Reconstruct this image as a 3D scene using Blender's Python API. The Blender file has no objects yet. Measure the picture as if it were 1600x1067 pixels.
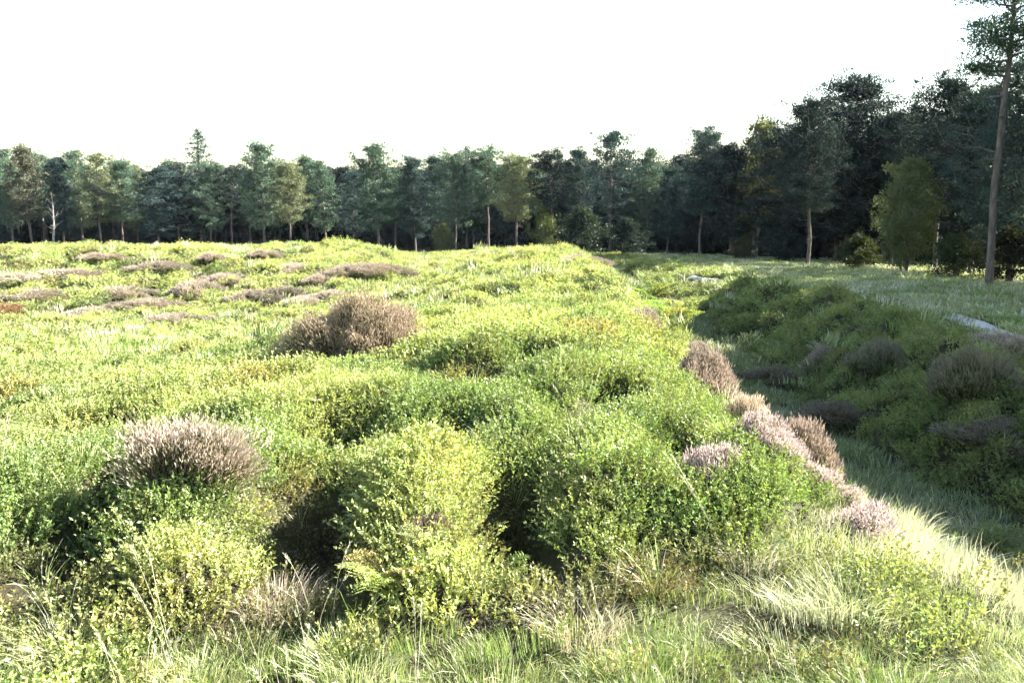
import bpy, math
import numpy as np
from mathutils import Vector

R = math.radians
sc = bpy.context.scene
COL = sc.collection

# ------------------------------------------------------------------ camera
EYE = 1.72
PITCH = 8.1
FPX = 1289.0                      # focal length in photograph pixels (1600 wide)
cam_d = bpy.data.cameras.new('camera')
cam_d.lens = FPX / 1600.0 * 36.0
cam_d.sensor_width = 36.0
cam_d.clip_start = 0.05
cam_d.clip_end = 6000.0
cam = bpy.data.objects.new('camera', cam_d)
COL.objects.link(cam)
cam.location = (0, 0, EYE)
cam.rotation_euler = (R(90 - PITCH), 0, 0)
sc.camera = cam

# ------------------------------------------------------------------ sky + sun
SUN_AZ = 72.0        # degrees clockwise from the viewing direction (+Y)
SUN_EL = 33.0
world = bpy.data.worlds.new('World')
sc.world = world
world.use_nodes = True
wn = world.node_tree
wn.nodes.clear()
wo = wn.nodes.new('ShaderNodeOutputWorld')
wb = wn.nodes.new('ShaderNodeBackground')
ws = wn.nodes.new('ShaderNodeTexSky')
ws.sky_type = 'NISHITA'
ws.sun_disc = False
ws.sun_elevation = R(SUN_EL)
ws.sun_rotation = R(SUN_AZ)
ws.altitude = 100.0
ws.air_density = 1.5
ws.dust_density = 1.0
ws.ozone_density = 1.0
wb.inputs['Strength'].default_value = 0.05
wn.links.new(ws.outputs[0], wb.inputs['Color'])
wn.links.new(wb.outputs[0], wo.inputs['Surface'])

sun_d = bpy.data.lights.new('sun', 'SUN')
sun_d.energy = 5.0
sun_d.angle = R(0.5)
sun_d.color = (1.0, 0.95, 0.86)
sun = bpy.data.objects.new('sun', sun_d)
COL.objects.link(sun)
to_sun = Vector((math.sin(R(SUN_AZ)) * math.cos(R(SUN_EL)), math.cos(R(SUN_AZ)) * math.cos(R(SUN_EL)), math.sin(R(SUN_EL))))
sun.rotation_euler = to_sun.to_track_quat('Z', 'Y').to_euler()
sun.location = to_sun * 60

vs = sc.view_settings
vs.view_transform = 'Standard'
vs.look = 'None'
vs.exposure = 3.15
vs.gamma = 1.0
vs.use_curve_mapping = False
cy = sc.cycles
cy.max_bounces = 3
cy.diffuse_bounces = 2
cy.glossy_bounces = 1
cy.transmission_bounces = 2
cy.use_adaptive_sampling = True
cy.adaptive_threshold = 0.03
cy.transparent_max_bounces = 4
cy.volume_bounces = 0
cy.caustics_reflective = False
cy.caustics_refractive = False

# ------------------------------------------------------------------ helpers
rng = np.random.default_rng(7)
CP, SP = math.cos(R(PITCH)), math.sin(R(PITCH))


def pix(px, py, Y):
    """the point at depth Y (along +Y) seen at photograph pixel px, py"""
    u, v = (px - 800.0) / FPX, (533.5 - py) / FPX
    dy = CP + v * SP
    dz = -SP + v * CP
    k = Y / dy
    return u * k, Y, EYE + dz * k


def smooth(a, b, x):
    t = np.clip((x - a) / (b - a), 0, 1)
    return t * t * (3 - 2 * t)


_lat = {}


def vnoise(x, y, s, seed):
    """smooth value noise in 0..1"""
    if seed not in _lat:
        _lat[seed] = np.random.default_rng(1000 + seed).random((256, 256))
    L = _lat[seed]
    x, y = np.asarray(x, float) / s + 311.3, np.asarray(y, float) / s + 173.7
    xi, yi = np.floor(x).astype(int), np.floor(y).astype(int)
    fx, fy = x - xi, y - yi
    fx, fy = fx * fx * (3 - 2 * fx), fy * fy * (3 - 2 * fy)
    a, b = L[xi % 256, yi % 256], L[(xi + 1) % 256, yi % 256]
    c, d = L[xi % 256, (yi + 1) % 256], L[(xi + 1) % 256, (yi + 1) % 256]
    return (a * (1 - fx) + b * fx) * (1 - fy) + (c * (1 - fx) + d * fx) * fy


def fbm(x, y, s, seed, n=3):
    t, a, z = 0.0, 1.0, 0.0
    for i in range(n):
        z = z + a * vnoise(x, y, s / 2 ** i, seed + i)
        t += a
        a *= 0.5
    return z / t


def mesh_np(name, V, F, mats=(), smooth_shade=False, fmat=None):
    """V (n,3), F list of int arrays (k,3) / (k,4)"""
    me = bpy.data.meshes.new(name)
    V = np.ascontiguousarray(V, np.float32)
    F = [np.asarray(f, np.int32) for f in F if len(f)]
    loops = np.concatenate([f.ravel() for f in F])
    sizes = np.concatenate([np.full(len(f), f.shape[1], np.int32) for f in F])
    starts = np.concatenate([[0], np.cumsum(sizes)[:-1]]).astype(np.int32)
    me.vertices.add(len(V))
    me.vertices.foreach_set('co', V.ravel())
    me.loops.add(len(loops))
    me.loops.foreach_set('vertex_index', loops)
    me.polygons.add(len(sizes))
    me.polygons.foreach_set('loop_start', starts)
    try:
        me.polygons.foreach_set('loop_total', sizes)
    except Exception:
        pass
    for m in mats:
        me.materials.append(m)
    if fmat is not None:
        me.polygons.foreach_set('material_index', np.asarray(fmat, np.int32))
    if smooth_shade:
        me.polygons.foreach_set('use_smooth', np.ones(len(sizes), bool))
    me.update(calc_edges=True)
    return me


def link(name, me, parent=None, loc=None):
    o = bpy.data.objects.new(name, me)
    COL.objects.link(o)
    if parent is not None:
        o.parent = parent
    if loc is not None:
        o.location = loc
    return o


def tag(o, label=None, cat=None, group=None, kind=None):
    if label:
        o['label'] = label
    if cat:
        o['category'] = cat
    if group:
        o['group'] = group
    if kind:
        o['kind'] = kind
    return o


class Bag:
    """collects vertices, triangles and quads for one mesh"""
    def __init__(s):
        s.V, s.T, s.Q, s.n = [], [], [], 0

    def add(s, V, T=None, Q=None):
        V = np.asarray(V, float).reshape(-1, 3)
        if T is not None and len(T):
            s.T.append(np.asarray(T) + s.n)
        if Q is not None and len(Q):
            s.Q.append(np.asarray(Q) + s.n)
        s.V.append(V)
        s.n += len(V)

    def tube(s, P, r, k=6):
        P = np.asarray(P, float)
        r = np.broadcast_to(np.asarray(r, float), (len(P),))
        T = np.gradient(P, axis=0)
        T /= np.linalg.norm(T, axis=1, keepdims=True) + 1e-9
        up = np.where(np.abs(T[:, 2:3]) > 0.9, [[1.0, 0, 0]], [[0, 0, 1.0]])
        A = np.cross(T, up)
        A /= np.linalg.norm(A, axis=1, keepdims=True) + 1e-9
        B = np.cross(T, A)
        th = np.arange(k) / k * 2 * np.pi
        V = P[:, None] + r[:, None, None] * (np.cos(th)[None, :, None] * A[:, None] + np.sin(th)[None, :, None] * B[:, None])
        i, j = np.meshgrid(np.arange(len(P) - 1), np.arange(k), indexing='ij')
        j2 = (j + 1) % k
        Q = np.stack([i * k + j, i * k + j2, (i + 1) * k + j2, (i + 1) * k + j], -1).reshape(-1, 4)
        s.add(V.reshape(-1, 3), Q=Q)

    def mesh(s, name, mats, sm=False):
        F = []
        if s.T:
            F.append(np.concatenate(s.T))
        if s.Q:
            F.append(np.concatenate(s.Q))
        return mesh_np(name, np.concatenate(s.V), F, mats, sm)


def unit(n, r):
    v = r.normal(size=(n, 3))
    return v / np.linalg.norm(v, axis=1, keepdims=True)


def blades(base, dirs, length, width, r, kite=0.45):
    """kite-shaped leaves: base points, unit directions, lengths and widths -> verts, quads"""
    n = len(base)
    side = np.cross(dirs, unit(n, r))
    side /= np.linalg.norm(side, axis=1, keepdims=True) + 1e-9
    L = np.broadcast_to(np.asarray(length, float), (n,))[:, None]
    W = np.broadcast_to(np.asarray(width, float), (n,))[:, None]
    m = base + dirs * L * kite
    V = np.stack([base, m + side * W * .5, base + dirs * L, m - side * W * .5], 1).reshape(-1, 3)
    Q = np.arange(n * 4).reshape(n, 4)
    return V, Q


# ------------------------------------------------------------------ materials
def new_mat(name):
    m = bpy.data.materials.new(name)
    m.use_nodes = True
    nt = m.node_tree
    nt.nodes.clear()
    out = nt.nodes.new('ShaderNodeOutputMaterial')
    return m, nt, out


def leaf_mat(name, source, base=(1, 1, 1), transl=0.35, gloss=0.08, rough=0.45, tcol=(1.25, 1.25, 0.6), straw=None):
    """thin foliage: diffuse + translucent + a little gloss. source: 'inst' (tint of the instance), 'obj' (object colour) or None"""
    m, nt, out = new_mat(name)
    N, Lk = nt.nodes, nt.links
    mul = N.new('ShaderNodeMix')
    mul.data_type = 'RGBA'
    mul.blend_type = 'MULTIPLY'
    mul.inputs[0].default_value = 1.0
    mul.inputs[7].default_value = (*base, 1)
    if source == 'inst':
        a = N.new('ShaderNodeAttribute')
        a.attribute_type = 'INSTANCER'
        a.attribute_name = 'tint'
        Lk.new(a.outputs['Color'], mul.inputs[6])
    elif source == 'obj':
        a = N.new('ShaderNodeObjectInfo')
        Lk.new(a.outputs['Color'], mul.inputs[6])
    else:
        mul.inputs[6].default_value = (1, 1, 1, 1)
    # each leaf a little different
    geo = N.new('ShaderNodeNewGeometry')
    mr = N.new('ShaderNodeMapRange')
    mr.inputs['To Min'].default_value = 0.78
    mr.inputs['To Max'].default_value = 1.18
    Lk.new(geo.outputs['Random Per Island'], mr.inputs['Value'])
    m2 = N.new('ShaderNodeMix')
    m2.data_type = 'RGBA'
    m2.blend_type = 'MULTIPLY'
    m2.inputs[0].default_value = 1.0
    Lk.new(mul.outputs[2], m2.inputs[6])
    Lk.new(mr.outputs[0], m2.inputs[7])
    col = m2.outputs[2]
    if straw:                        # some blades are dead and pale
        gt = N.new('ShaderNodeMapRange')
        gt.inputs['From Min'].default_value = 0.80
        gt.inputs['From Max'].default_value = 0.90
        fr = N.new('ShaderNodeMath')
        fr.operation = 'MULTIPLY'
        fr.inputs[1].default_value = 7.31
        fr2 = N.new('ShaderNodeMath')
        fr2.operation = 'FRACT'
        Lk.new(geo.outputs['Random Per Island'], fr.inputs[0])
        Lk.new(fr.outputs[0], fr2.inputs[0])
        Lk.new(fr2.outputs[0], gt.inputs['Value'])
        ms = N.new('ShaderNodeMix')
        ms.data_type = 'RGBA'
        Lk.new(gt.outputs[0], ms.inputs[0])
        Lk.new(col, ms.inputs[6])
        ms.inputs[7].default_value = (*straw, 1)
        col = ms.outputs[2]
    d = N.new('ShaderNodeBsdfDiffuse')
    Lk.new(col, d.inputs['Color'])
    t = N.new('ShaderNodeBsdfTranslucent')
    tm = N.new('ShaderNodeMix')
    tm.data_type = 'RGBA'
    tm.blend_type = 'MULTIPLY'
    tm.inputs[0].default_value = 1.0
    tm.inputs[7].default_value = (*tcol, 1)
    Lk.new(col, tm.inputs[6])
    Lk.new(tm.outputs[2], t.inputs['Color'])
    mx = N.new('ShaderNodeMixShader')
    mx.inputs[0].default_value = transl
    Lk.new(d.outputs[0], mx.inputs[1])
    Lk.new(t.outputs[0], mx.inputs[2])
    g = N.new('ShaderNodeBsdfGlossy')
    g.inputs['Roughness'].default_value = rough
    g.inputs['Color'].default_value = (.9, .95, .9, 1)
    mx2 = N.new('ShaderNodeMixShader')
    mx2.inputs[0].default_value = gloss
    Lk.new(mx.outputs[0], mx2.inputs[1])
    Lk.new(g.outputs[0], mx2.inputs[2])
    Lk.new(mx2.outputs[0], out.inputs['Surface'])
    return m


def noise_mat(name, c1, c2, scale=3.0, rough=0.9, bump=0.3, c3=None, s3=0.4, stretch=(1, 1, 1)):
    m, nt, out = new_mat(name)
    N, Lk = nt.nodes, nt.links
    tc = N.new('ShaderNodeTexCoord')
    mp = N.new('ShaderNodeMapping')
    mp.inputs['Scale'].default_value = stretch
    Lk.new(tc.outputs['Object'], mp.inputs['Vector'])
    n = N.new('ShaderNodeTexNoise')
    n.inputs['Scale'].default_value = scale
    n.inputs['Detail'].default_value = 6
    n.inputs['Roughness'].default_value = 0.65
    Lk.new(mp.outputs[0], n.inputs['Vector'])
    cr = N.new('ShaderNodeValToRGB')
    cr.color_ramp.elements[0].position = 0.35
    cr.color_ramp.elements[1].position = 0.65
    cr.color_ramp.elements[0].color = (*c1, 1)
    cr.color_ramp.elements[1].color = (*c2, 1)
    Lk.new(n.outputs['Fac'], cr.inputs['Fac'])
    col = cr.outputs[0]
    if c3:
        n2 = N.new('ShaderNodeTexNoise')
        n2.inputs['Scale'].default_value = s3
        n2.inputs['Detail'].default_value = 4
        Lk.new(mp.outputs[0], n2.inputs['Vector'])
        c = N.new('ShaderNodeValToRGB')
        c.color_ramp.elements[0].position = 0.45
        c.color_ramp.elements[1].position = 0.62
        Lk.new(n2.outputs['Fac'], c.inputs['Fac'])
        mx = N.new('ShaderNodeMix')
        mx.data_type = 'RGBA'
        Lk.new(c.outputs[0], mx.inputs[0])
        Lk.new(col, mx.inputs[6])
        mx.inputs[7].default_value = (*c3, 1)
        col = mx.outputs[2]
    p = N.new('ShaderNodeBsdfPrincipled')
    p.inputs['Roughness'].default_value = rough
    p.inputs['Specular IOR Level'].default_value = 0.2
    Lk.new(col, p.inputs['Base Color'])
    if bump:
        b = N.new('ShaderNodeBump')
        b.inputs['Strength'].default_value = bump
        b.inputs['Distance'].default_value = 0.05
        Lk.new(n.outputs['Fac'], b.inputs['Height'])
        Lk.new(b.outputs[0], p.inputs['Normal'])
    Lk.new(p.outputs[0], out.inputs['Surface'])
    return m


M_GROUND = noise_mat('ground_soil', (.016, .012, .008), (.050, .042, .022), 14, bump=.8, c3=(.05, .055, .02), s3=1.5)
M_PATH = noise_mat('path_sand', (.33, .31, .28), (.43, .41, .37), 9, bump=.3, c3=(.34, .33, .27), s3=.7)
M_BARK = noise_mat('pine_bark', (.060, .050, .045), (.155, .130, .115), 3, bump=.8, stretch=(3, 3, .7))
M_BARK_GREY = noise_mat('grey_bark', (.13, .12, .115), (.28, .26, .24), 3, bump=.5, stretch=(2, 2, .6))
M_BIRCH = noise_mat('birch_bark', (.30, .29, .27), (.65, .63, .60), 4, bump=.2, c3=(.08, .07, .06), s3=3)
M_TWIG = noise_mat('heather_wood', (.05, .035, .03), (.12, .085, .07), 9, bump=.2)
M_NEEDLE = leaf_mat('pine_needles', 'obj', transl=.14, gloss=.01, rough=.6, tcol=(1.1, 1.2, .7))
M_LEAF_OBJ = leaf_mat('broad_leaves', 'obj', transl=.35, gloss=.015)
M_BILB = leaf_mat('bilberry_leaves', 'inst', transl=.32, gloss=.02, rough=.5)
M_GRASS = leaf_mat('grass_blades', 'inst', transl=.35, gloss=.03, rough=.5, tcol=(1.1, 1.1, .9), straw=(.46, .43, .28))
M_HEATH_LEAF = leaf_mat('heather_foliage', 'obj', transl=.2, gloss=.02)
M_HEATH_FLOWER = leaf_mat('heather_flowers', 'obj', transl=.25, gloss=.0, tcol=(1.1, 1, 1))


# ------------------------------------------------------------------ terrain
def lerp_tab(y, ys, zs):
    return np.interp(y, ys, zs)


def xc(y):                        # centre line of the ditch
    return lerp_tab(y, [-20, 0, 4, 7, 9, 11, 14, 17, 20, 24, 30, 38, 50, 70, 120],
                    [7.5, 6.6, 6.2, 5.85, 5.6, 5.5, 5.25, 5.5, 5.95, 6.25, 6.4, 6.3, 6.1, 6.2, 7])


def base_z(x, y):
    x, y = np.asarray(x, float), np.asarray(y, float)
    c = (xc(y - 1.2) + xc(y) + xc(y + 1.2)) / 3
    d = x - c
    zt = lerp_tab(y, [-20, 0, 4, 7, 10, 13, 16, 20, 25, 32, 40, 48, 56, 70, 90, 200],
                  [-.3, -.05, -.02, .16, .20, -.02, -.46, -.70, -.70, -.50, -.28, -.16, -.25, -.85, -1.1, -1.2])
    zf = lerp_tab(y, [-20, 20, 30, 45, 60, 80], [-2.25, -2.2, -1.9, -1.45, -1.15, -1.1])
    zo = lerp_tab(y, [0, 10, 17, 22, 29, 34, 42, 60, 90], [-.68, -.75, -.72, -.62, -.68, -.72, -.72, -.9, -1.2])
    # land inside the bank, falling to a hollow and rising to the far bank
    zin = zt - .22 * smooth(-2.5, -9, x) * smooth(9, 18, y) - .2 * smooth(-6, -16, x) * smooth(3, 14, y)
    zin = zin - .14 * np.clip(-.2 - x, 0, 5) * smooth(3.6, 8, y) * smooth(60, 40, y) - .60 * smooth(-1.4, -4.6, x) * smooth(20, 32, y) * smooth(66, 50, y)
    far = smooth(32, 47.5, y) * smooth(-4.6, -9.2, x + (y - 46) * .12)
    zin = zin + far * (1.52 + .10 * smooth(-20, -40, x)) * (1 - .9 * smooth(47, 72, y))
    wl = np.interp(y, [3, 6.5, 10, 14, 20, 35], [3.7, 4.9, 4.5, 3.5, 3.3, 2.4])
    sl = .5 * smooth(-wl, -.6, d) + .5 * np.clip((d + wl) / (wl - .6), 0, 1)
    zl = zin * (1 - sl) + zf * sl
    sr = smooth(.6, 3.6, d)
    zr = zf + (zo - zf) * sr
    zr = zr - (np.interp(y, [15, 19, 22, 32], [-.12, -.12, -.06, -.06]) * smooth(4.0, 5.2, d) + .35 * smooth(8, 20, d))
    z = np.where(d < 0, zl, zr)
    z = z - .14 * smooth(3.9, 3.2, y)
    lump = smooth(8, 14, y) * smooth(75, 55, y) * smooth(1.0, -2.5, d)
    calm = 1 - .92 * smooth(1.7, .8, np.abs(x - path_x(y))) * (y < 43)
    z = z + (fbm(x, y, 5.0, 3) - .5) * (.22 + .35 * lump) + (fbm(x, y, 1.7, 9) - .5) * (.10 + .16 * lump) * calm
    return z


PATH_PTS = [(10.6, 6), (10.2, 13), (10.15, 16.5), (10.9, 20), (11.6, 23), (11.6, 28), (10.7, 32.5), (9.6, 36), (8.9, 40), (8.6, 44), (9.2, 55), (11, 66)]


def path_x(y):
    return np.interp(y, [p[1] for p in PATH_PTS], [p[0] for p in PATH_PTS])


def grass_zone(x, y):
    """1 where grass takes over from the low shrubs"""
    x, y = np.asarray(x, float), np.asarray(y, float)
    n = (fbm(x, y, 1.3, 21) - .5)
    lim = np.interp(x, [-6, -1.6, -1.0, .6, 1.3, 2.0, 2.8, 3.6], [3.3, 3.3, 3.55, 3.6, 4.1, 5.1, 7.0, 9.0]) + n * .7
    g1 = smooth(lim + .25, lim - .25, y) * (1 - .3 * smooth(.5, .62, fbm(x, y, .5, 91)))
    d = x - xc(y)
    g2 = smooth(1.15 + n, .8 + n, np.abs(d + .1))
    g3 = smooth(3.9, 4.7, d + n * 3)
    bank = smooth(.60, .68, fbm(x, y, 4.0, 33)) * smooth(14, 20, y) * smooth(-2.5, -4, d)
    hol = .65 * smooth(.42, .56, fbm(x, y, 3.0, 37)) * smooth(17, 21, y) * smooth(33, 28, y) * smooth(-3, -6, x)
    return np.clip(np.maximum(np.maximum(g1, g2), np.maximum(g3, np.maximum(hol, bank * .8))), 0, 1)


# hummocks of the low shrub cover: raster of canopy heights
RX0, RX1, RY0, RY1, RS = -48.0, 26.0, -3.0, 78.0, 0.075
rxn, ryn = int((RX1 - RX0) / RS), int((RY1 - RY0) / RS)
RAS = np.zeros((rxn, ryn))


def stamp(x, y, rx, ry, h, rot=0.0, p=2.4):
    m = max(rx, ry)
    i0, i1 = int((x - m - RX0) / RS), int((x + m - RX0) / RS) + 1
    j0, j1 = int((y - m - RY0) / RS), int((y + m - RY0) / RS) + 1
    i0, j0, i1, j1 = max(i0, 0), max(j0, 0), min(i1, rxn), min(j1, ryn)
    if i0 >= i1 or j0 >= j1:
        return
    X = RX0 + (np.arange(i0, i1) + .5)[:, None] * RS - x
    Y = RY0 + (np.arange(j0, j1) + .5)[None, :] * RS - y
    c, s = math.cos(rot), math.sin(rot)
    q = np.sqrt(((X * c + Y * s) / rx) ** 2 + ((-X * s + Y * c) / ry) ** 2)
    wob = 1 + .38 * (fbm(X + x, Y + y, .5, 5, 2) - .5) * 2
    z = h * np.clip(1 - (q * wob) ** p, 0, 1) ** .9
    RAS[i0:i1, j0:j1] = np.maximum(RAS[i0:i1, j0:j1], z)


BIG = [  # hummocks one can tell apart: px, Y, rx, ry, h
    (5, 4.7, .42, .7, .46), (290, 4.6, .66, .82, .60), (625, 4.75, .40, .68, .62), (955, 4.9, .50, .85, .62),
    (1120, 5.9, .38, .6, .40), (60, 6.6, .8, .6, .36), (360, 6.6, .62, .5, .36), (820, 6.55, .62, .55, .46), (600, 6.9, .75, .6, .40),
    (200, 8.2, 1.0, .7, .34), (420, 8.4, .9, .7, .36), (980, 7.3, .75, .8, .42), (760, 8.3, .85, .7, .42), (560, 9.2, 1.0, .7, .3),
    (900, 9.6, 1.0, .9, .42), (740, 10.8, 1.0, .9, .34), (300, 10.5, 1.3, .9, .3), (60, 10.5, 1.3, .9, .3), (1060, 9.0, .6, .7, .3)]
for px, Y, rx, ry, h in BIG:
    stamp(pix(px, 600, Y)[0], Y, rx * 1.25, ry * 1.2, h * .64, rng.uniform(-.4, .4), 1.7)
for lo, hi, cell in ((4.4, 13.0, .78), (12.0, 30.0, 1.05), (29.0, 76.0, 1.5)):     # and all the others, one per cell of a jittered grid
    for cx in np.arange(-.74 * (hi + 3), .6 * (hi + 3), cell):
        for cyy in np.arange(lo, hi, cell):
            x, Y = cx + rng.uniform(-.38, .38) * cell, cyy + rng.uniform(-.38, .38) * cell
            if not (-.74 * (Y + 3) < x < .6 * (Y + 3)) or rng.random() < .12:
                continue
            if Y < 7 and any(abs(pix(q[0], 600, q[1])[0] - x) < q[2] * 1.1 and abs(q[1] - Y) < q[3] * 1.1 for q in BIG):
                continue
            r = cell * rng.uniform(.42, .72)
            stamp(x, Y, r * rng.uniform(.8, 1.25), r, cell * rng.uniform(.20, .55) * (.95 if cell < 1.2 else .75), rng.uniform(0, 3.14))


_gx = RX0 + (np.arange(rxn) + .5)[:, None] * RS + np.zeros((1, ryn))
_gy = RY0 + (np.arange(ryn) + .5)[None, :] * RS + np.zeros((rxn, 1))
RAS = np.maximum(RAS, .05)
_pl = .31 * smooth(3.7, 4.8, _gy + .5 * (fbm(_gx, _gy, 1.1, 25, 2) - .5)) * smooth(13, 10, _gy) * smooth(2.2, 1.2, _gx)
RAS = np.log(np.exp(RAS * 14) + np.exp(_pl * 14)) / 14 - .05 + (fbm(_gx, _gy, .6, 15, 3) - .5) * .34
del _gx, _gy
NOTCH = [(478, 4.5, .34, .70, .5), (800, 4.65, .30, .75, .5), (530, 6.0, .36, .42, .55), (700, 5.9, .30, .45, .5), (735, 7.3, .40, .38, .5),
         (270, 6.0, .40, .28, .45), (455, 9.2, .6, .5, .35), (900, 6.2, .25, .3, .35), (1060, 5.3, .2, .5, .25), (130, 4.4, .22, .5, .35), (380, 7.2, .36, .34, .4),
         (650, 8.0, .36, .3, .4), (560, 10.0, 1.0, .65, .06), (600, 9.0, .8, .5, -.10), (150, 6.9, .4, .3, .4), (30, 6.0, .3, .3, .35), (860, 8.2, .4, .3, .35), (960, 6.6, .25, .25, .3)]
for k in range(95):                      # hollows where the shrubs have opened up
    Y = rng.uniform(5.2, 12) if k < 34 else rng.uniform(12, 42)
    f = 1 if Y < 12 else 1 + Y / 25
    NOTCH.append((rng.uniform(-150, 1000 if Y < 12 else 920), Y, rng.uniform(.16, .34) * f, rng.uniform(.14, .28) * f, rng.uniform(.25, .5)))
for px, Y, rx, ry, h in NOTCH:
    cx_ = pix(px, 600, Y)[0]
    i0, i1 = max(0, int((cx_ - 2.2 * rx - RX0) / RS)), min(rxn, int((cx_ + 2.2 * rx - RX0) / RS))
    j0, j1 = max(0, int((Y - 2.2 * ry - RY0) / RS)), min(ryn, int((Y + 2.2 * ry - RY0) / RS))
    gxr, gyr = RX0 + (np.arange(i0, i1) + .5) * RS - cx_, RY0 + (np.arange(j0, j1) + .5) * RS - Y
    w_ = np.exp(-((gxr[:, None] / rx) ** 2 + (gyr[None, :] / ry) ** 2) ** 1.3)
    RAS[i0:i1, j0:j1] = RAS[i0:i1, j0:j1] * (1 - w_) - h * w_ * .6


def ras_at(x, y):
    fx, fy = (np.asarray(x) - RX0) / RS - .5, (np.asarray(y) - RY0) / RS - .5
    ok = (fx > 0) & (fy > 0) & (fx < rxn - 2) & (fy < ryn - 2)
    fx, fy = np.clip(fx, 0, rxn - 2.001), np.clip(fy, 0, ryn - 2.001)
    i, j = fx.astype(int), fy.astype(int)
    a, b = fx - i, fy - j
    z = (RAS[i, j] * (1 - a) + RAS[i + 1, j] * a) * (1 - b) + (RAS[i, j + 1] * (1 - a) + RAS[i + 1, j + 1] * a) * b
    return np.where(ok, z, 0)


def path_mask(x, y):
    return smooth(.44, .24, np.abs(x - path_x(y))) * (np.asarray(y) < 41)


def ground_z(x, y):
    g = grass_zone(x, y)
    v = ras_at(x, y) * (1 - .75 * g) * (1 - .7 * smooth(50, 60, np.asarray(y, float)))
    dd_ = np.asarray(x) - xc(y)
    bank = 1 - .55 * smooth(-3.2, -2.4, dd_) * smooth(.2, -.4, dd_) + .55 * smooth(1.0, 1.6, dd_) - 1.35 * smooth(2.9, 3.7, dd_)
    bank = bank * (1 - .7 * smooth(31, 34, np.asarray(y)) * smooth(1.3, 2.0, dd_))
    flat = smooth(1.3, .7, np.abs(np.asarray(x) - path_x(y))) * (np.asarray(y) < 41.5)
    return base_z(x, y) + v * bank * (1 - flat) * (.85 + .10 * smooth(16, 11, np.asarray(y, float)))


def graded(lo, hi, step, k, far):
    p, v = [0.0], 0.0
    while v < hi:
        v += step * (1 + v / k)
        p.append(v)
    p += [hi * 1.6, hi * 3, far]
    q, v = [], 0.0
    while v > lo:
        v -= step * (1 - v / k)
        q.append(v)
    q += [lo * 1.6, lo * 3, -far]
    return np.array(q[::-1] + p)


gx = graded(-95, 95, .065, 5.0, 1400)
gy = graded(-14, 150, .065, 5.5, 1400)
X, Y = np.meshgrid(gx, gy, indexing='ij')
Z = ground_z(X, Y)
Z = np.where((np.abs(X) > 300) | (Y > 500) | (Y < -100), -1.5, Z)
nx, ny = len(gx), len(gy)
i, j = np.meshgrid(np.arange(nx - 1), np.arange(ny - 1), indexing='ij')
Q = np.stack([i * ny + j, (i + 1) * ny + j, (i + 1) * ny + j + 1, i * ny + j + 1], -1).reshape(-1, 4)
ground = link('ground', mesh_np('ground', np.stack([X, Y, Z], -1).reshape(-1, 3), [Q], [M_GROUND], True))
tag(ground, 'heath ground of bank, ditch and hollow under the shrubs', kind='structure')

# sandy path, a thin sheet following the land
py_ = np.linspace(6, 41, 200)
pxs = path_x(py_)
ts = np.linspace(-1, 1, 9)
wid = np.interp(py_, [22, 33, 40], [.32, .26, .20]) + .10 * (fbm(py_, py_ * 0, 3, 41) - .5) * 2
PX = pxs[:, None] + ts[None] * wid[:, None] + (vnoise(py_[:, None], ts[None] * 3, .6, 44) - .5) * .26
PY = np.repeat(py_[:, None], 9, 1)
PZ = ground_z(PX, PY) + .022 - .04 * np.abs(ts[None]) ** 5 + (fbm(PX, PY, .5, 47, 2) - .5) * .02
i, j = np.meshgrid(np.arange(199), np.arange(8), indexing='ij')
Q = np.stack([i * 9 + j, i * 9 + j + 1, (i + 1) * 9 + j + 1, (i + 1) * 9 + j], -1).reshape(-1, 4)
path = link('path', mesh_np('path', np.stack([PX, PY, PZ], -1).reshape(-1, 3), [Q], [M_PATH], True))
tag(path, 'pale sandy footpath running beyond the ditch towards the wood', kind='structure')


# ------------------------------------------------------------------ scattering (ground cover only)
def scatter_points(n_per_m2, r0, r1, rc, power, amin=-44, amax=44, seed=1):
    """points in a wedge in front of the camera; the density falls off beyond rc"""
    r_ = np.random.default_rng(seed)
    rs = np.linspace(r0, r1, 4000)
    dens = n_per_m2 * np.minimum(1, (rc / rs) ** power)
    w = dens * rs * R(amax - amin)
    cdf = np.cumsum(w) * (rs[1] - rs[0])
    n = int(cdf[-1])
    rr = np.interp(r_.random(n) * cdf[-1], cdf, rs)
    a = R(amin) + r_.random(n) * R(amax - amin)
    return rr * np.sin(a), rr * np.cos(a) - .6, rr


def slope_normal(x, y, e=.07):
    zx = (ground_z(x + e, y) - ground_z(x - e, y)) / (2 * e)
    zy = (ground_z(x, y + e) - ground_z(x, y - e)) / (2 * e)
    n = np.stack([-zx, -zy, np.ones_like(zx)], -1)
    return n / np.linalg.norm(n, axis=1, keepdims=True)


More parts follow.
